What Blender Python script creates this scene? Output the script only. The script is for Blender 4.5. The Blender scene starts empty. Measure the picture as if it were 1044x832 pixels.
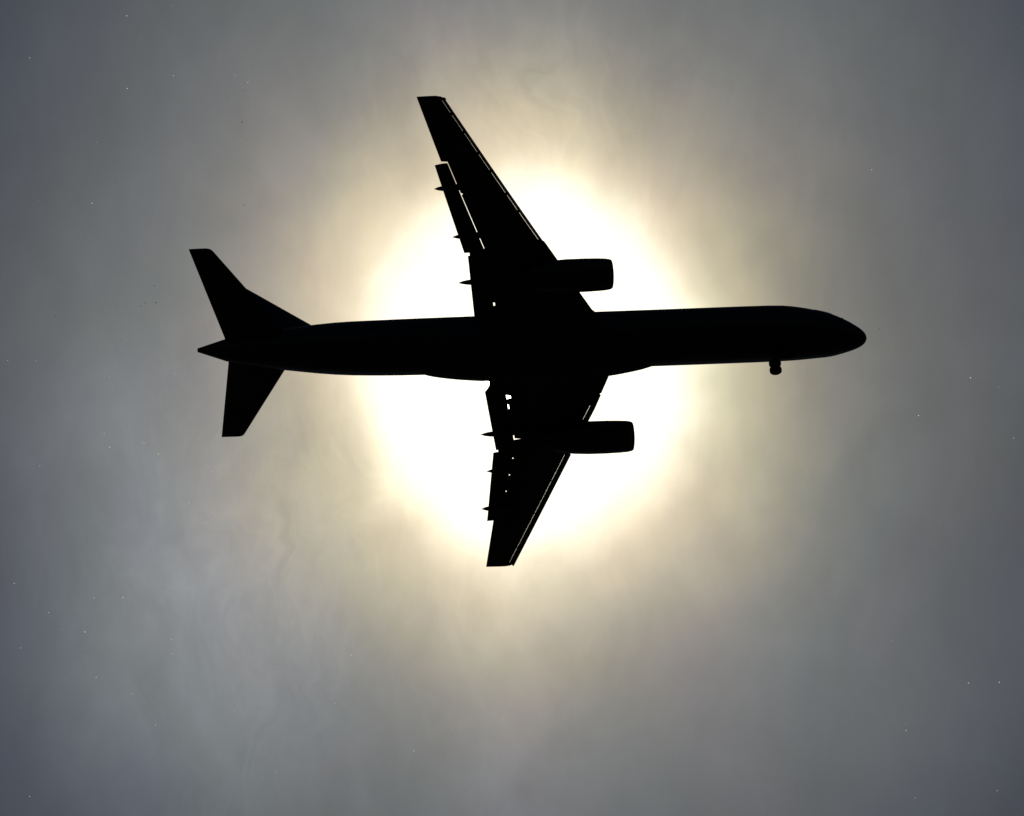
import bpy, bmesh, math, random
from mathutils import Vector, Matrix
random.seed(7)
SC = bpy.context.scene
COL = SC.collection
rad = math.radians

# ------------------------------------------------------------------ camera
EL = rad(56.5)                                   # the photographer looks up at this elevation
FWD = Vector((0, math.cos(EL), math.sin(EL)))
UP = Vector((0, -math.sin(EL), math.cos(EL)))
RIGHT = Vector((1, 0, 0))
CAM = Vector((0, 0, 1.7))
cd = bpy.data.cameras.new('camera'); cam = bpy.data.objects.new('camera', cd); COL.objects.link(cam)
cd.lens = 200; cd.sensor_width = 36; cd.clip_start = 0.5; cd.clip_end = 20000
mw = Matrix((RIGHT, UP, -FWD)).transposed().to_4x4(); mw.translation = CAM
cam.matrix_world = mw
SC.camera = cam

# ------------------------------------------------------------------ light
FPX = 5800.0
def sky_dir(px, py):                             # direction of a point of the sky seen from the ground
    return (FWD + RIGHT * ((px - 522) / FPX) - UP * ((py - 416) / FPX)).normalized()
SUN = sky_dir(521, 391)
sun_el = math.asin(SUN.z); sun_rot = math.atan2(SUN.x, SUN.y)
sl = bpy.data.lights.new('sun', 'SUN'); sl.energy = 3.0; sl.angle = rad(0.53); sl.color = (1, .95, .87)
so = bpy.data.objects.new('sun', sl); COL.objects.link(so)
so.rotation_euler = (-SUN).to_track_quat('-Z', 'Y').to_euler()

SC.view_settings.view_transform = 'Standard'; SC.view_settings.look = 'None'
SC.view_settings.gamma = 1; SC.view_settings.use_curve_mapping = False
SC.view_settings.exposure = -4.0                 # exposed for the veiled sun
GAIN = 16.0

def s2l(c): c /= 255.0; return c / 12.92 if c <= .04045 else ((c + .055) / 1.055) ** 2.4

world = bpy.data.worlds.new('World'); SC.world = world; world.use_nodes = True
nt = world.node_tree; nt.nodes.clear()
def N(t, **k):
    n = nt.nodes.new(t)
    for a, b in k.items(): setattr(n, a, b)
    return n
def L(a, b): nt.links.new(a, b)
def math_(op, a, b=None, clamp=False):
    n = N('ShaderNodeMath', operation=op, use_clamp=clamp)
    for i, v in enumerate((a, b)):
        if v is None: continue
        if isinstance(v, (int, float)): n.inputs[i].default_value = v
        else: L(v, n.inputs[i])
    return n.outputs[0]
def vmath(op, a, b=None, out=0):
    n = N('ShaderNodeVectorMath', operation=op)
    for i, v in enumerate((a, b)):
        if v is None: continue
        if isinstance(v, (tuple, Vector)): n.inputs[i].default_value = tuple(v)
        else: L(v, n.inputs[i])
    return n.outputs[out]
sky = N('ShaderNodeTexSky', sky_type='NISHITA', sun_disc=False)
sky.sun_elevation = sun_el; sky.sun_rotation = sun_rot
sky.air_density = 1.0; sky.dust_density = 1.0; sky.ozone_density = 1.0
bg = N('ShaderNodeBackground'); bg.inputs['Strength'].default_value = 0.05
# thin cloud veil with the sun's aureole: a function of the direction in the sky
tc = N('ShaderNodeTexCoord'); d = vmath('NORMALIZE', tc.outputs['Generated'])
AC = sky_dir(538, 371)                           # brightest part of the veil
AU = RIGHT; AV = AC.cross(AU).normalized(); AU = AV.cross(AC).normalized()
if AV.dot(UP) < 0: AV = -AV
DEG = 57.29578
dz = math_('MAXIMUM', vmath('DOT_PRODUCT', d, AC, 1), .05)
u = math_('MULTIPLY', math_('DIVIDE', vmath('DOT_PRODUCT', d, AU, 1), dz), DEG)
v = math_('MULTIPLY', math_('DIVIDE', vmath('DOT_PRODUCT', d, AV, 1), dz), DEG)
cmb = N('ShaderNodeCombineXYZ'); L(u, cmb.inputs[0]); L(v, cmb.inputs[1]); P = cmb.outputs[0]
def noise(vec, scale, detail=4, rough=.5, dist=0., sc=(1, 1, 1), rot=0., loc=(0, 0, 0)):
    m = N('ShaderNodeMapping'); L(vec, m.inputs[0]); m.inputs['Scale'].default_value = sc
    m.inputs['Rotation'].default_value = (0, 0, rot); m.inputs['Location'].default_value = loc
    n = N('ShaderNodeTexNoise'); L(m.outputs[0], n.inputs['Vector'])
    n.inputs['Scale'].default_value = scale; n.inputs['Detail'].default_value = detail
    n.inputs['Roughness'].default_value = rough; n.inputs['Distortion'].default_value = dist
    return n
# bend the coordinates a little so nothing is a perfect circle
wob = noise(P, .45, 3, .5, loc=(3, 1, 0)).outputs['Color']
wv = vmath('MULTIPLY', vmath('SUBTRACT', wob, (.5, .5, .5)), (1.0, 1.0, 0))
Pw = vmath('ADD', P, wv)
r = vmath('LENGTH', vmath('MULTIPLY', Pw, (1.0, .90, 0)), None, 1)
wob2 = noise(P, 1.6, 4, .55, .4, loc=(6, 2, 0)).outputs['Color']
wv2 = vmath('MULTIPLY', vmath('SUBTRACT', wob2, (.5, .5, .5)), (.34, .34, 0))
rim = vmath('LENGTH', vmath('MULTIPLY', vmath('ADD', vmath('ADD', P, (0.0, .05, 0)), vmath('ADD', wv2, vmath('MULTIPLY', wv, (.4, .4, 0)))), (1.0, .88, 0)), None, 1)
def ramp(fac, stops, smooth=False):
    n = N('ShaderNodeValToRGB'); L(fac, n.inputs[0]); cr = n.color_ramp
    cr.interpolation = 'B_SPLINE' if smooth else 'LINEAR'
    for i, (p, c) in enumerate(stops):
        e = cr.elements[i] if i < 2 else cr.elements.new(p)
        e.position = p
        e.color = (*c, 1)
    return n.outputs[0]
RM = 12.0
PROF = [(0, (255, 250, 232)), (1.3, (255, 250, 230)), (1.55, (253, 247, 222)), (1.68, (247, 236, 207)), (1.82, (233, 219, 188)), (2.05, (213, 200, 174)), (2.25, (198, 187, 163)),
        (2.5, (175, 167, 150)), (2.8, (155, 150, 139)), (3.2, (133, 132, 129)), (3.6, (118, 120, 121)), (4.1, (107, 111, 114)), (4.9, (93, 98, 102)), (5.5, (84, 89, 97)), (6.3, (72, 78, 88)), (8.0, (60, 64, 74)), (12.0, (40, 44, 54))]
NISH = (.034, .036, .040)                        # what the clear-sky model already gives here
def prof_at(x):
    for p, q in zip(PROF, PROF[1:]):
        if x <= q[0]:
            k_ = (x - p[0]) / (q[0] - p[0]); return tuple(max(0, s2l(i + (j - i) * k_) - n_) for i, j, n_ in zip(p[1], q[1], NISH))
    return tuple(max(0, s2l(i) - n_) for i, n_ in zip(PROF[-1][1], NISH))
XS = [0, 1.2, 1.4, 1.5, 1.6, 1.7, 1.8, 1.9, 2.0, 2.1, 2.25, 2.4, 2.6, 2.8, 3.0, 3.25, 3.5, 3.8, 4.1, 4.5, 4.9, 5.3, 5.8, 6.3, 6.9, 7.6, 8.6, 10, 12]
prof = ramp(math_('DIVIDE', r, RM), [(x / RM, prof_at(x)) for x in XS], True)
# the burnt-out heart of the veil
k = math_('POWER', math_('DIVIDE', rim, 1.64), 6.0)
core = math_('MULTIPLY', math_('EXPONENT', math_('MULTIPLY', k, -1.0)), .62)
corec = vmath('SCALE', (1.0, .93, .78)); nt.nodes[-1].inputs['Scale'].default_value = 1.0; L(core, nt.nodes[-1].inputs['Scale'])
# wisps
w1 = noise(P, .55, 7, .58, 1.1, (1.0, .75, 1), rad(20), (7, 2, 0)).outputs['Fac']
w2 = noise(P, 1.5, 6, .6, .8, (1.0, .5, 1), rad(-14), (1, 9, 0)).outputs['Fac']
w3 = noise(P, .22, 3, .5, .3, (1, .8, 1), 0, (4.4, 4, 0)).outputs['Fac']
def centred(x, a): return math_('MULTIPLY', math_('SUBTRACT', x, .5), a)
w4 = noise(P, 2.6, 8, .62, 1.6, (1.0, .38, 1), rad(24), (5, 5, 0)).outputs['Fac']
w5 = noise(P, 1.1, 5, .55, .5, (1.0, .12, 1), rad(-4), (8, 3, 0)).outputs['Fac']
wsum = math_('ADD', math_('ADD', math_('ADD', centred(w1, .30), centred(w2, .22)), centred(w3, .26)), math_('ADD', centred(w4, .12), centred(w5, .04)))
def lobe(cx, cy, sx, sy, amp):                   # a thicker patch in the veil, in degrees from the aureole's centre
    q = vmath('LENGTH', vmath('MULTIPLY', vmath('SUBTRACT', Pw, (cx, cy, 0)), (1 / sx, 1 / sy, 0)), None, 1)
    e = math_('EXPONENT', math_('MULTIPLY', math_('MULTIPLY', q, q), -1.0))
    return math_('MULTIPLY', e, math_('MULTIPLY', math_('ADD', math_('MULTIPLY', w1, 1.2), .4), amp))
patch = math_('ADD', lobe(-3.7, -2.7, 1.5, 2.6, .74), math_('ADD', lobe(2.4, -2.6, 1.4, 1.2, .10), math_('ADD', lobe(-.2, 3.4, 1.3, 1.6, .12), math_('ADD', lobe(-.3, -4.4, 1.1, 1.6, .30), math_('ADD', lobe(3.5, .9, 1.6, 2.2, -.14), lobe(-2.2, -1.1, 1.0, 1.0, -.13))))))
# fine curling fibres of cirrus
cw = noise(P, .7, 3, .5, .8, loc=(2, 7, 0)).outputs['Color']
Pc = vmath('ADD', P, vmath('MULTIPLY', vmath('SUBTRACT', cw, (.5, .5, .5)), (1.7, 1.5, 0)))
def fibres(rot, sc, loc, p):
    n_ = noise(Pc, 1.35, 6, .6, .35, sc, rot, loc).outputs['Fac']
    rdg = math_('SUBTRACT', 1.0, math_('ABSOLUTE', math_('MULTIPLY', math_('SUBTRACT', n_, .5), 5.0)), True)
    return math_('POWER', math_('MAXIMUM', rdg, 0.0), p)
fa = fibres(rad(28), (1.0, .34, 1), (3, 1, 0), 2.0)
fb = fibres(rad(-18), (1.1, .30, 1), (9, 4, 0), 2.2)
def mask(cx, cy, sx, sy, amp):
    q = vmath('LENGTH', vmath('MULTIPLY', vmath('SUBTRACT', P, (cx, cy, 0)), (1 / sx, 1 / sy, 0)), None, 1)
    return math_('MULTIPLY', math_('EXPONENT', math_('MULTIPLY', math_('MULTIPLY', q, q), -1.0)), amp)
m1 = math_('ADD', math_('ADD', mask(-3.1, -2.5, 1.9, 2.2, .14), mask(-.2, 2.9, 1.6, 1.0, .085)), .008)
fib = math_('MULTIPLY', math_('ADD', fa, fb), m1)
mod = math_('ADD', math_('ADD', math_('ADD', wsum, patch), fib), .99)
hue = noise(P, .6, 3, .5, .6, (1, .7, 1), rad(35), (2, 5, 0)).outputs['Color']
huec = vmath('ADD', vmath('MULTIPLY', vmath('SUBTRACT', hue, (.5, .5, .5)), (.17, .10, .20)), (1, 1, 1))
tot = vmath('MULTIPLY', vmath('ADD', prof, corec), huec)
sc_ = N('ShaderNodeVectorMath', operation='SCALE'); L(tot, sc_.inputs[0]); L(mod, sc_.inputs['Scale']); tot = sc_.outputs[0]
# the disc of the sun itself, seen through the veil
sd = math_('GREATER_THAN', vmath('DOT_PRODUCT', d, SUN, 1), math.cos(rad(.265)))
disc = N('ShaderNodeVectorMath', operation='SCALE'); disc.inputs[0].default_value = (1, .95, .85); L(math_('MULTIPLY', sd, 6.0), disc.inputs['Scale'])
tot = vmath('ADD', tot, disc.outputs[0])
front = math_('GREATER_THAN', vmath('DOT_PRODUCT', d, AC, 1), .2)
fin = N('ShaderNodeVectorMath', operation='SCALE'); L(tot, fin.inputs[0]); L(math_('MULTIPLY', front, GAIN), fin.inputs['Scale'])
bg2 = N('ShaderNodeBackground'); L(fin.outputs[0], bg2.inputs[0]); bg2.inputs[1].default_value = 1.0
L(sky.outputs[0], bg.inputs[0])
add = N('ShaderNodeAddShader'); L(bg.outputs[0], add.inputs[0]); L(bg2.outputs[0], add.inputs[1])
wo = N('ShaderNodeOutputWorld'); L(add.outputs[0], wo.inputs[0])
world.cycles.sampling_method = 'MANUAL'; world.cycles.sample_map_resolution = 2048

# ------------------------------------------------------------------ materials
def mat(name, col, rough=.4, metal=0., coat=0., noise_amt=.12, scale=.6, stretch=(1, 1, 1)):
    m = bpy.data.materials.new(name); m.use_nodes = True; t = m.node_tree; b = t.nodes['Principled BSDF']
    c = t.nodes.new('ShaderNodeTexCoord'); mp = t.nodes.new('ShaderNodeMapping'); mp.inputs['Scale'].default_value = stretch
    n = t.nodes.new('ShaderNodeTexNoise'); n.inputs['Scale'].default_value = scale; n.inputs['Detail'].default_value = 6
    t.links.new(c.outputs['Object'], mp.inputs[0]); t.links.new(mp.outputs[0], n.inputs['Vector'])
    cr = t.nodes.new('ShaderNodeValToRGB'); t.links.new(n.outputs['Fac'], cr.inputs[0])
    a = 1 - noise_amt; z = 1 + noise_amt
    cr.color_ramp.elements[0].position = .3; cr.color_ramp.elements[1].position = .7
    cr.color_ramp.elements[0].color = (col[0] * a, col[1] * a, col[2] * a, 1)
    cr.color_ramp.elements[1].color = (min(1, col[0] * z), min(1, col[1] * z), min(1, col[2] * z), 1)
    t.links.new(cr.outputs[0], b.inputs['Base Color'])
    b.inputs['Roughness'].default_value = rough; b.inputs['Metallic'].default_value = metal
    b.inputs['Coat Weight'].default_value = coat
    return m
M_PAINT = mat('dark_livery_paint', (.022, .026, .036), .38, 0, .3, .2, .5, (.3, 1, 1))
M_WING = mat('wing_grey_paint', (.05, .052, .056), .45, 0, 0, .2, .7, (1, .4, 1))
M_METAL = mat('bare_metal_edge', (.10, .10, .105), .42, .6, 0, .1, 2)
M_TITAN = mat('exhaust_metal', (.06, .055, .05), .5, .7, 0, .2, 3)
M_FAN = mat('fan_blades', (.03, .03, .032), .45, .6, 0, .1, 4)
M_TYRE = mat('tyre_rubber', (.02, .02, .02), .85, 0, 0, .15, 8)
M_GLASS = mat('cockpit_glass', (.01, .012, .015), .08, 0, .5, .05, 2)
M_LENS = mat('lamp_lens', (.05, .01, .01), .15, 0, .5, .05, 2)

def add_obj(name, bm, m, parent=None, smooth=True, label=None):
    bmesh.ops.remove_doubles(bm, verts=bm.verts, dist=1e-5)
    bmesh.ops.recalc_face_normals(bm, faces=bm.faces)
    me = bpy.data.meshes.new(name); bm.to_mesh(me); bm.free()
    if smooth:
        for p in me.polygons: p.use_smooth = True
        try: me.set_sharp_from_angle(angle=rad(38))
        except Exception: pass
    me.materials.append(m); o = bpy.data.objects.new(name, me); COL.objects.link(o)
    if parent: o.parent = parent
    if label: o['label'] = label
    return o
def loft(bm, rings, cap=True):
    vs = [[bm.verts.new(p) for p in ring] for ring in rings]
    n = len(rings[0])
    for a, b in zip(vs, vs[1:]):
        for i in range(n):
            j = (i + 1) % n
            try: bm.faces.new((a[i], a[j], b[j], b[i]))
            except ValueError: pass
    if cap:
        for e in (vs[0], vs[-1]):
            try: bm.faces.new(e)
            except ValueError: pass
    return bm
def interp(tab, x):
    if x <= tab[0][0]: return tab[0][1:]
    for a, b in zip(tab, tab[1:]):
        if x <= b[0]:
            k = (x - a[0]) / (b[0] - a[0]); return tuple(p + (q - p) * k for p, q in zip(a[1:], b[1:]))
    return tab[-1][1:]
def smooth_interp(tab, x):                       # monotone-ish Catmull-Rom over a table
    n = len(tab)
    if x <= tab[0][0]: return tab[0][1:]
    if x >= tab[-1][0]: return tab[-1][1:]
    for i in range(n - 1):
        if x <= tab[i + 1][0]:
            p0 = tab[max(i - 1, 0)]; p1 = tab[i]; p2 = tab[i + 1]; p3 = tab[min(i + 2, n - 1)]
            h = p2[0] - p1[0]; t = (x - p1[0]) / h; out = []
            for c in range(1, len(p1)):
                m1 = (p2[c] - p0[c]) / (p2[0] - p0[0]) * h; m2 = (p3[c] - p1[c]) / (p3[0] - p1[0]) * h
                out.append((2*t**3 - 3*t*t + 1) * p1[c] + (t**3 - 2*t*t + t) * m1 + (-2*t**3 + 3*t*t) * p2[c] + (t**3 - t*t) * m2)
            return tuple(out)

# ------------------------------------------------------------------ ground under the photographer
gm = mat('grass_field', (.045, .06, .025), .95, 0, 0, .35, .02)
bm = bmesh.new(); bmesh.ops.create_circle(bm, cap_ends=True, segments=96, radius=9000)
g = add_obj('ground', bm, gm, None, False); g['kind'] = 'structure'; g['label'] = 'flat grass field below the flying aeroplane'

# ------------------------------------------------------------------ the airliner (x forward, y left, z up, metres)
RM_ = [[0.9856623890660628, 0.11922720961803943, 0.11939232499318156], [-0.034837230108624426, 0.8361516180184259, -0.5473909380721673], [-0.1650939798385761, 0.5353833618743344, 0.8283167471741686]]
T_ = [23.748608937924484, -5.028073007949754, 382.5538090242849]
def to_world_vec(q): return RIGHT * q[0] - UP * q[1] + FWD * q[2]
ax = [to_world_vec([RM_[i][j] for i in range(3)]) for j in range(3)]
plane = bpy.data.objects.new('airliner', None); COL.objects.link(plane)
pm = Matrix(ax).transposed().to_4x4(); pm.translation = CAM + to_world_vec((T_[0] + .01, T_[1] - .03, T_[2]))
plane.matrix_world = pm
plane['label'] = 'dark twin-engine airliner seen from below against the sun, nose wheel down'
plane['category'] = 'airliner'
plane.empty_display_size = 3

# fuselage: station (m aft of nose), axis height z, half width, half height
FUS = [(0.00, -.62, .02, .02), (.05, -.60, .22, .20), (.18, -.585, .41, .39), (.45, -.53, .63, .62), (.8, -.45, .82, .83), (1.25, -.33, 1.02, 1.06), (2.35, -.10, 1.40, 1.47),
       (3.4, .08, 1.58, 1.67), (4.5, .22, 1.72, 1.83), (5.6, .32, 1.81, 1.92), (7.5, .34, 1.84, 1.95), (14, .34, 1.85, 1.96), (22, .34, 1.87, 1.98),
       (30, .34, 1.87, 1.98), (33, .37, 1.84, 1.93), (36.4, .49, 1.72, 1.83), (40, .64, 1.36, 1.48), (42.2, .74, 1.07, 1.16), (44.1, .83, .74, .81), (44.8, .87, .53, .575), (45.4, .905, .35, .38), (46.05, .94, .15, .16)]
def fus(s): return smooth_interp(FUS, s)
def fus_ring(s, n=48, grow=0.):
    z, a, b = fus(s)
    if s < 4: z -= .03 * (1 - s / 4)
    return [Vector((-s + .13 * max(0, 1 - s / 3), (a * 1.022 + grow) * math.cos(t), z + (b * 1.022 + grow) * math.sin(t))) for t in (2 * math.pi * i / n for i in range(n))]
sts = [0, .02, .05, .1, .18, .3, .45, .62, .8, 1.0, 1.25, 1.6, 2.0, 2.35, 2.8, 3.4, 4.0, 4.5, 5.0, 5.6, 6.5] + [7.5 + i * 1.0 for i in range(25)] + [32, 33, 34, 35.2, 36.4, 37.6, 38.8, 40, 41.1, 42.2, 43.2, 44.1, 44.8, 45.4, 45.8, 46.05]
bm = bmesh.new(); loft(bm, [fus_ring(s) for s in sts])
fuselage = add_obj('fuselage', bm, M_PAINT, plane)

def surf_patch(bm, s0, s1, t0, t1, n=3, off=.012, th=.0):     # patch lying on the fuselage skin
    rows = []
    for i in range(n + 1):
        s = s0 + (s1 - s0) * i / n; z, a, b = fus(s); row = []
        for j in range(n + 1):
            t = t0 + (t1 - t0) * j / n
            row.append(bm.verts.new((-s, (a + off) * math.cos(t), z + (b + off) * math.sin(t))))
        rows.append(row)
    for i in range(n):
        for j in range(n): bm.faces.new((rows[i][j], rows[i + 1][j], rows[i + 1][j + 1], rows[i][j + 1]))
# cockpit windows, three each side
for sgn in (1, -1):
    for (s0, s1, a0, a1) in ((2.0, 2.75, 56, 84), (2.25, 2.95, 34, 52), (2.7, 3.4, 20, 33)):
        bm = bmesh.new(); t0, t1 = rad(a0), rad(a1)
        if sgn < 0: t0, t1 = math.pi - t0, math.pi - t1
        surf_patch(bm, s0, s1, t0, t1, 3, .055); add_obj('cockpit_window', bm, M_GLASS, fuselage)
# cabin windows, each a piece of its own
for sgn in (1, -1):
    s = 8.4
    for k_ in range(50):
        if k_ not in (12, 13, 36, 37):
            z, a, b = fus(s); a *= 1.022; b *= 1.022; t = math.asin(min(1, .38 / b)); dt = .17 / b
            t0, t1 = (t - dt, t + dt) if sgn > 0 else (math.pi - t - dt, math.pi - t + dt)
            bm = bmesh.new(); surf_patch(bm, s - .12, s + .12, t0, t1, 2, .05)
            add_obj('cabin_window', bm, M_GLASS, fuselage)
        s += .56

def box(bm, c, sx, sy, sz):
    r_ = bmesh.ops.create_cube(bm, size=1)
    for v_ in r_['verts']: v_.co = Vector((v_.co.x * sx + c[0], v_.co.y * sy + c[1], v_.co.z * sz + c[2]))
    return r_['verts']
def blade(name, s, zoff, h, c, m=M_METAL, side=-1):           # swept blade aerial on the keel line
    z, a, b = fus(s); z0 = z + side * b - side * .06; rings = []
    for k in range(4):
        t = k / 3.; ch = c * (1 - .45 * t); x = -s - .35 * h * t
        rings.append([Vector((x, 0, z0 + side * h * t)), Vector((x - ch * .4, .03 * (1 - .5 * t), z0 + side * h * t)), Vector((x - ch, 0, z0 + side * h * t)), Vector((x - ch * .4, -.03 * (1 - .5 * t), z0 + side * h * t))])
    bm = bmesh.new(); loft(bm, rings); add_obj(name, bm, m, fuselage)
blade('aerial', 9.3, 0, .32, .38); blade('aerial', 12.2, 0, .26, .3); blade('aerial', 33.4, 0, .3, .36)
# pitot probes at the nose sides
for (s, ang) in ((1.55, 161), (1.55, 19), (1.9, 172)):
    z, a, b = fus(s); t = rad(ang); bm = bmesh.new()
    p = Vector((-s, a * math.cos(t), z + b * math.sin(t))); nrm = Vector((0, math.cos(t), math.sin(t)))
    rings = []
    for (f, h, rr) in ((-.1, -.02, .05), (0, .04, .05), (.06, .06, .04), (.12, .06, .02), (.15, .06, .008)):
        c_ = p + nrm * h + Vector((f, 0, 0)); tt = nrm.cross(Vector((1, 0, 0)))
        rings.append([c_ + (nrm * math.cos(q) + tt * math.sin(q)) * rr for q in (2 * math.pi * i / 8 for i in range(8))])
    loft(bm, rings); add_obj('pitot_probe', bm, M_METAL, fuselage)
# red beacon on the belly
bm = bmesh.new(); bmesh.ops.create_uvsphere(bm, u_segments=12, v_segments=8, radius=.11)
for v_ in bm.verts: v_.co += Vector((-18.2, 0, -2.0))
add_obj('beacon', bm, M_LENS, fuselage)
# tail cone outlet
bm = bmesh.new(); z, a, b = fus(46.05)
rr = [[Vector((-x, a * k * math.cos(t), z + b * k * math.sin(t))) for t in (2 * math.pi * i / 20 for i in range(20))] for x, k in ((45.95, 1.0), (46.12, .97), (46.12, .72), (45.9, .7))]
loft(bm, rr); add_obj('tail_outlet', bm, M_TITAN, fuselage)

# belly fairing over the wing root
BF = [(14.3, 1.25, -1.42, .35), (15.2, 1.55, -1.55, .7), (16.4, 1.80, -1.72, 1.2), (17.4, 1.95, -1.83, 1.5), (18.2, 1.99, -1.87, 1.6), (22, 2.02, -1.9, 1.6), (25.6, 1.99, -1.9, 1.5),
      (27.2, 1.86, -1.84, 1.3), (28.6, 1.68, -1.72, 1.0), (29.8, 1.45, -1.58, .7), (30.8, 1.1, -1.4, .35)]
bm = bmesh.new(); rings = []
for i in range(37):
    s = 14.3 + (30.8 - 14.3) * i / 36; w, zb, h = smooth_interp(BF, s); zt = zb + h + .35; ring = []
    for q in range(32):
        t = 2 * math.pi * q / 32; cx, cz = math.cos(t), math.sin(t); e = .75
        ring.append(Vector((-s, w * math.copysign(abs(cx) ** e, cx), (zt + zb) / 2 + (zt - zb) / 2 * math.copysign(abs(cz) ** e, cz))))
    rings.append(ring)
loft(bm, rings); fairing = add_obj('belly_fairing', bm, M_PAINT, plane)
# closed main wheel doors, slightly proud panels under the belly
for sgn in (1, -1):
    bm = bmesh.new(); pts = [(-21.9, .06), (-24.6, .06), (-24.6, 1.15), (-21.9, 1.3)]
    lo = [Vector((x, sgn * y, -1.925)) for x, y in pts]; hi = [Vector((x, sgn * y, -1.8)) for x, y in pts]
    loft(bm, [hi, lo]); add_obj('wheel_door', bm, M_PAINT, fairing, False)

# ---- wings
def wz(y): return -1.35 + (y - 1.9) * .105 + .0029 * (y - 1.9) ** 2 * (1 if y > 1.9 else 0)
def wle(y): return -16.14 - .5475 * y              # front edge of the extended slats
def wte(y):                                      # rear edge of the fixed wing ahead of the flaps
    if y >= 14.46: return -27.22 - .262 * (y - 14.5)
    if y <= 7.96: return -24.86
    return -24.86 - (y - 7.96) * .296
def foil(xf, xa, y, z, t, droop=0., n=9):
    """closed aerofoil outline, nose at xf, tail at xa"""
    c = xf - xa; up, lo = [], []
    for i in range(n + 1):
        k = (1 - math.cos(math.pi * i / n)) / 2
        th = 5 * t * (.2969 * math.sqrt(k) - .1260 * k - .3516 * k * k + .2843 * k ** 3 - .1030 * k ** 4)
        cam_ = .12 * t * math.sin(math.pi * k)
        dz = -droop * k
        up.append(Vector((xf - c * k, y, z + cam_ + th * 1.1 + dz))); lo.append(Vector((xf - c * k, y, z + cam_ - th * .9 + dz)))
    return up + lo[::-1][1:-1]
def tk(y): return 1.0 - .042 * y if y < 8 else max(.18, .66 - (y - 8) * .044)
def make_wing(sgn):
    SLATC, SLATG = (.39, .03) if sgn > 0 else (.37, -.03)
    def wle(y): return -16.14 - .5475 * y + (0 if sgn < 0 else -.16 - .07 * max(0, 4.6 - y) + .24 * max(0, y - 7.) / 12)
    F = lambda ring: [Vector((p.x, p.y * sgn, p.z)) for p in ring]
    stn = []
    slat_in = [(3.35, 5.72)] if sgn > 0 else [(3.35, 5.2)]
    slats_out = [(8.55, 10.62), (10.64, 12.70), (12.72, 14.78), (14.80, 16.86), (16.88, 18.84)]
    spans = slat_in + slats_out
    def nose(y):
        for a, b in spans:
            if a - .05 <= y <= b + .02:
                if y < 6 and (sgn < 0 or y < 4.25): return wle(y) - .25
                return wle(y) - SLATC - SLATG
        return wle(y) - (.0 if y < 18.7 else .0)
    # notches in the trailing edge: (y0, y1, depth)
    if sgn > 0: notch = [(3.25, 3.45, .41), (4.02, 4.36, .17), (6.6, 7.04, .175), (7.05, 7.13, .80), (8.78, 8.84, .10), (10.30, 10.36, .10), (11.80, 11.86, .09), (13.22, 13.3, .10)]
    else: notch = [(3.98, 4.18, .22), (7.90, 8.02, .14), (12.1, 12.16, .1)]
    ys = {1.2, 1.9, 3.0, 5.9, 7, 7.96, 9, 10.2, 11.4, 12.5, 13.5, 14.44, 14.47, 15.5, 16.6, 17.7, 18.3}
    for a, b in spans: ys |= {a - .06, a - .05, b + .02, b + .03}
    if sgn > 0: ys |= {4.24, 4.25}
    for a, b, c in notch: ys |= {a - (.1 if a == 3.25 else .04), a, b, b + (.1 if a == 3.25 else .04)}
    rings = []
    for y in sorted(ys):
        xa = wte(y)
        for a, b, c in notch:
            if a - .001 <= y <= b + .001: xa += c
        xf = nose(y)
        rings.append(F(foil(xf, xa, y, wz(y), tk(y) * (.9 if xf < wle(y) - .1 else 1.), 0)))
    # rounded tip
    for y, kf, ka, kt in ((18.74, 0, 0, .9), (18.86, .10, 0, .8), (18.96, .22, .0, .55), (19.03, .5, .02, .2)):
        rings.append(F(foil(wle(y) - kf, wte(y) + ka, y, wz(y), .2 * kt)))
    bm = bmesh.new(); loft(bm, rings); wing = add_obj('wing', bm, M_WING, plane)
    # slats: thin curved leading-edge pieces standing off the wing
    for a, b in spans:
        bm = bmesh.new(); rr = []
        for y in (a, (a + b) / 2, b):
            x = wle(y); z = wz(y); c = SLATC
            up = [(0, -.20), (.03, -.10), (.12, .0), (.26, .08), (.42, .12)]
            lo = [(.42, .09), (.28, .03), (.18, -.05), (.12, -.16), (.06, -.23)]
            rr.append(F([Vector((x - p * c / .42, y, z + q)) for p, q in up + lo]))
        loft(bm, rr); sl_ = add_obj('slat', bm, M_METAL, wing)
    if sgn < 0:
        for y in (17.75, 16.45, 14.95, 13.66, 12.02, 10.75):
            bm = bmesh.new(); box(bm, (wle(y) - .5, -y, wz(y) - .02), .5, .16, .08); add_obj('slat_track', bm, M_METAL, wing, False)
    else:
        for y in (11.0, 14.0, 17.2):
            bm = bmesh.new(); box(bm, (wle(y) - .5, y, wz(y) - .0), .5, .05, .05); add_obj('slat_track', bm, M_METAL, wing, False)
    # flaps, set down a little
    def flap(y0, y1, te0, te1, name='flap', lex=0., zle=.115, drop=.16, root_cut=False):
        bm = bmesh.new(); rr = []
        n = 12
        for i in range(n + 1):
            y = y0 + (y1 - y0) * i / n; k = i / n
            xf = wte(min(y, 14.44)) - lex; xa = te0 + (te1 - te0) * k
            if root_cut and y < 2.6: xa += .45 * min(1, (2.6 - y) / .6)
            rr.append(F(foil(xf, xa, y, wz(y) - zle, .15, drop, 7)))
        loft(bm, rr); return add_obj(name, bm, M_WING, wing)
    flap(8.05, 14.38, -26.28, -27.62, lex=-.03 if sgn > 0 else 0)
    flap(1.6, 7.83, -26.12, -26.06, lex=-.13, root_cut=True)
    bm = bmesh.new(); rr = [F(foil(-24.7, -25.95, y, wz(y) - .05, .16, .1)) for y in (7.66, 8.16)]
    loft(bm, rr); add_obj('flap_seal', bm, M_WING, wing)
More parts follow.
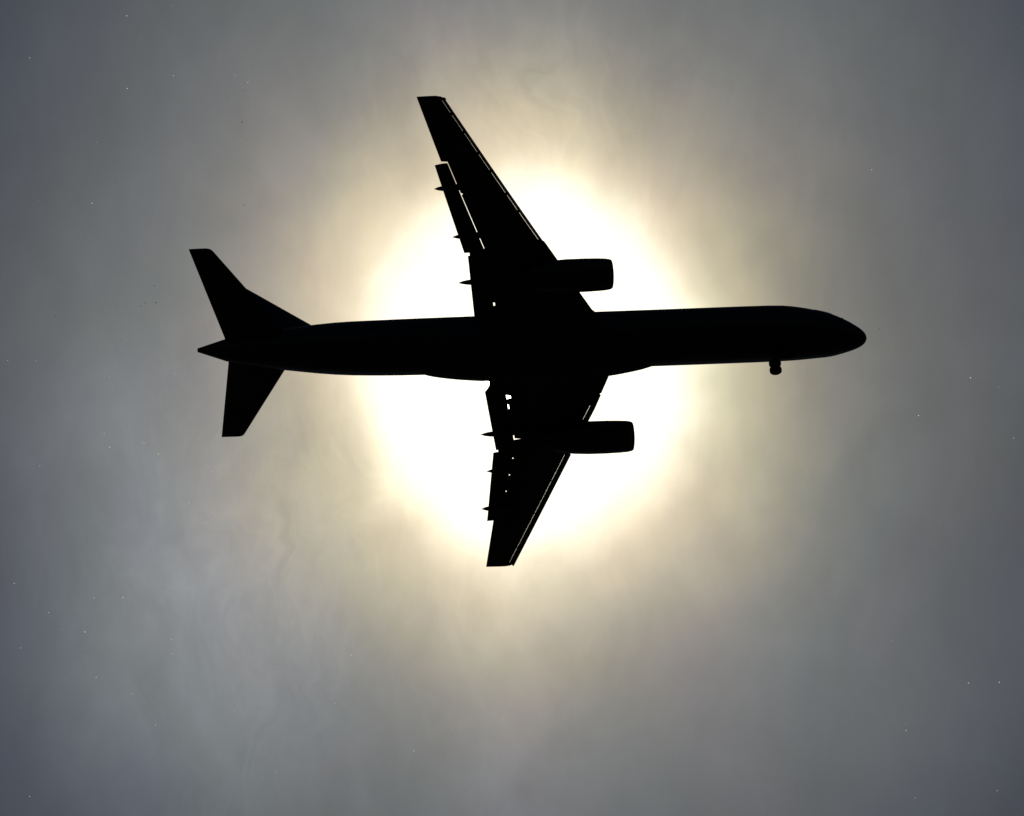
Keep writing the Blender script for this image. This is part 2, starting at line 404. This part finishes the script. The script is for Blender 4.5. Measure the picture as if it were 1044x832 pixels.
    # flap track fairings, pointed tails behind the flaps
    for (y, xt, L_) in ((6.12, -26.83, 3.4), (9.45, -26.88, 3.2), (12.92, -27.74, 2.8)):
        bm = bmesh.new(); rr = []
        for k in range(11):
            t = k / 10.; x = xt + L_ * t; w = .20 * math.sin(math.pi * min(1, t * .97 + .004) ** .8) ** .8 + .004; z = wz(y) - .66 + .12 * t
            rr.append(F([Vector((x, y + w * math.cos(q), z + 1.25 * w * math.sin(q))) for q in (2 * math.pi * i / 14 for i in range(14))]))
        loft(bm, rr); add_obj('flap_track_fairing', bm, M_WING, wing)
        bm = bmesh.new(); box(bm, (xt + L_ * .62, sgn * y, wz(y) - .4), L_ * .4, .08, .4); add_obj('flap_bracket', bm, M_WING, wing, False)
    return wing
for sgn in (1, -1): make_wing(sgn)

# ---- engines: lofts turned about the x axis
def make_engine(sgn):
    y0 = 6.50 * sgn; z0 = -1.78; DX = -.37
    prof = [(15.98, .86), (16.02, .95), (16.10, 1.0), (16.35, 1.05), (16.9, 1.085), (17.8, 1.11), (19, 1.11), (20, 1.06), (20.9, .97), (21.3, .90)]
    inner = [(21.28, .86), (20.4, .88), (19.0, .85)]
    bm = bmesh.new(); n = 40
    full = [(16.9, .78), (16.4, .80), (16.1, .82)] + prof + inner
    rings = [[Vector((DX - x, y0 + r_ * 1.01 * math.cos(t), z0 + r_ * 1.01 * math.sin(t) * (1.02 if r_ > .9 else 1))) for t in (2 * math.pi * i / n for i in range(n))] for x, r_ in full]
    loft(bm, rings, cap=False); nac = add_obj('engine', bm, M_PAINT, plane)
    def turned(name, pr, m, n=28):
        b_ = bmesh.new(); loft(b_, [[Vector((DX - x, y0 + r_ * 1.01 * math.cos(t), z0 + r_ * 1.01 * math.sin(t))) for t in (2 * math.pi * i / n for i in range(n))] for x, r_ in pr]); return add_obj(name, b_, m, nac)
    turned('inlet_ring', [(16.11, .815), (16.0, .845), (15.955, .87), (15.965, .925), (16.0, .965), (16.06, .99), (16.13, 1.015), (16.25, 1.03), (16.24, .95), (16.15, .85)], M_METAL)
    turned('spinner', [(16.55, .01), (16.62, .09), (16.78, .18), (16.98, .26), (17.05, .27)], M_FAN)
    turned('engine_core', [(17.1, .84), (17.15, .84), (19.2, .80), (21.0, .62), (22.2, .44), (22.3, .40)], M_TITAN)
    turned('exhaust_cone', [(22.0, .3), (22.35, .26), (22.75, .1), (22.85, .01)], M_TITAN)
    b_ = bmesh.new()
    for k in range(24):
        t = 2 * math.pi * k / 24; q = []
        for rr, tw in ((.24, .03), (.5, .06), (.79, .10)):
            q.append([(rr, t - tw, 16.95), (rr, t + tw * 1.1, 17.05)])
        for a, b in zip(q, q[1:]):
            vs = [b_.verts.new((DX - x, y0 + rr * math.cos(tt), z0 + rr * math.sin(tt))) for rr, tt, x in (a[0], a[1], b[1], b[0])]; b_.faces.new(vs)
    add_obj('fan', b_, M_FAN, nac, False)
    # pylon
    b_ = bmesh.new(); rr = []
    for x, w, zt, zb in ((17.4, .03, -.62, -.75), (18.2, .16, -.55, -.9), (19.6, .22, -.62, -1.1), (21.2, .22, -.75, -1.3), (23.0, .16, -.85, -1.35), (24.6, .04, -.9, -1.15)):
        rr.append([Vector((-x, y0 - w, zb)), Vector((-x, y0 + w, zb)), Vector((-x, y0 + w, zt)), Vector((-x, y0 - w, zt))])
    loft(b_, rr); add_obj('pylon', b_, M_WING, nac)
for sgn in (1, -1): make_engine(sgn)

# ---- tail
for sgn in (1, -1):
    bm = bmesh.new(); rr = []
    for y, kf, ka, kt in ((.3, 0, 0, 1), (1, 0, 0, 1), (3, 0, 0, 1), (5.5, 0, 0, 1), (7.4, 0, 0, 1), (7.56, .02, 0, .9), (7.64, .10, 0, .6), (7.68, .26, .01, .2)):
        xf = -39.02 - .675 * y - kf; xa = -43.86 - .243 * y + ka
        rr.append([Vector((p.x, p.y * sgn, p.z)) for p in foil(xf, xa, y, .9 + .12 * (y - 1), (.42 - .035 * y) * kt)])
    loft(bm, rr); st = add_obj('horizontal_stabilizer', bm, M_WING, plane)
# fin
bm = bmesh.new(); rr = []
for z, kf, ka, kt in ((1.6, 0, 0, 1), (3.7, 0, 0, 1), (6, 0, 0, 1), (8.7, 0, 0, 1), (9.0, .06, 0, .9), (9.15, .22, .03, .6), (9.2, .5, .1, .2)):
    xf = -38.66 - 1.052 * (z - 3.73) - kf; xa = -43.2 - .50 * (z - 2.2) + ka
    f = foil(xf, xa, 0, 0, (.55 - .035 * z) * kt)
    rr.append([Vector((p.x, p.z, z)) for p in f])
loft(bm, rr); fin_ = add_obj('tail_fin', bm, M_PAINT, plane)

# ---- nose gear
gx = -5.78; gz = -3.84
bm = bmesh.new()
def tube(bm, a, b, ra, rb, n=12):
    a, b = Vector(a), Vector(b); d_ = (b - a).normalized(); s_ = d_.orthogonal().normalized(); t_ = d_.cross(s_)
    loft(bm, [[c + (s_ * math.cos(q) + t_ * math.sin(q)) * r_ for q in (2 * math.pi * i / n for i in range(n))] for c, r_ in ((a, ra), (b, rb))])
tube(bm, (gx + .05, 0, -1.2), (gx, 0, -2.9), .13, .12); tube(bm, (gx, 0, -2.9), (gx, 0, gz), .08, .08)
tube(bm, (gx + 1.1, 0, -1.5), (gx + .03, 0, -2.7), .05, .05); tube(bm, (gx, -.3, gz), (gx, .3, gz), .07, .07)
tube(bm, (gx - .1, 0, -2.75), (gx - .32, 0, -3.2), .04, .04); tube(bm, (gx - .32, 0, -3.2), (gx - .06, 0, -3.65), .04, .04)
gear = add_obj('nose_gear', bm, M_METAL, plane)
for sgn in (1, -1):
    bm = bmesh.new(); y = .27 * sgn; w = .165; n = 28
    pr = [(.18, -w * .55), (.30, -w * .8), (.36, -w), (.40, -w * .75), (.415, 0), (.40, w * .75), (.36, w), (.30, w * .8), (.18, w * .55)]
    loft(bm, [[Vector((gx + r_ * math.cos(t), y + o_, gz + r_ * math.sin(t))) for t in (2 * math.pi * i / n for i in range(n))] for r_, o_ in pr])
    add_obj('wheel', bm, M_TYRE, gear)
    bm = bmesh.new(); x0, x1 = gx + 1.0, gx - .35                 # open door beside the leg
    z, a, b = fus(5.6)
    ring = [[Vector((x, sgn * (.36 + .06 * k), -1.50 - .62 * k)) for x in (x0, x1)] + [Vector((x, sgn * (.40 + .06 * k), -1.50 - .62 * k)) for x in (x1, x0)] for k in (0, .5, 1)]
    loft(bm, ring); add_obj('gear_door', bm, M_PAINT, gear, False)

# ------------------------------------------------------------------ fluff drifting in the air, lit through by the sun
fm = bpy.data.materials.new('seed_fluff'); fm.use_nodes = True; t_ = fm.node_tree; t_.nodes.clear()
rf = t_.nodes.new('ShaderNodeBsdfRefraction'); rf.inputs['Roughness'].default_value = .55; rf.inputs['IOR'].default_value = 1.28; rf.inputs['Color'].default_value = (.95, .93, .88, 1)
tl = t_.nodes.new('ShaderNodeBsdfTranslucent'); tl.inputs['Color'].default_value = (.9, .88, .82, 1)
mx = t_.nodes.new('ShaderNodeMixShader'); mx.inputs[0].default_value = .03
om = t_.nodes.new('ShaderNodeOutputMaterial'); t_.links.new(rf.outputs[0], mx.inputs[1]); t_.links.new(tl.outputs[0], mx.inputs[2]); t_.links.new(mx.outputs[0], om.inputs[0])
bm = bmesh.new(); rnd = random.Random(21)
for i in range(210):
    dist = rnd.uniform(60, 190); q0 = rnd.uniform(-.10, .10); q1 = rnd.uniform(-.08, .08)
    if rnd.random() < .35: q0 = rnd.gauss(-.055, .02); q1 = rnd.gauss(0, .04)
    sx_ = 522 + q0 * FPX; sy_ = 416 - q1 * FPX
    if math.hypot(sx_ - 522, sy_ - 391) < 310 or 190 < sx_ < 890 and 250 < sy_ < 450 or 420 < sx_ < 650 and 90 < sy_ < 590: continue      # clear air round the aeroplane
    c = CAM + (FWD + RIGHT * q0 + UP * q1) * dist
    rr = dist / 5800 * rnd.uniform(.35, 1.0) ** 1.5
    r_ = bmesh.ops.create_icosphere(bm, subdivisions=1, radius=rr)
    ax_ = SUN.to_track_quat('Z', 'Y').to_matrix() @ Matrix.Rotation(rnd.gauss(0, .06), 3, 'X') @ Matrix.Rotation(rnd.gauss(0, .06), 3, 'Y')
    for v_ in r_['verts']: v_.co = c + ax_ @ Vector((v_.co.x, v_.co.y * .8, v_.co.z * .2))
fl = add_obj('drifting_fluff', bm, fm, None); fl['kind'] = 'stuff'; fl['label'] = 'tiny pale specks drifting in the air across the grey sky'
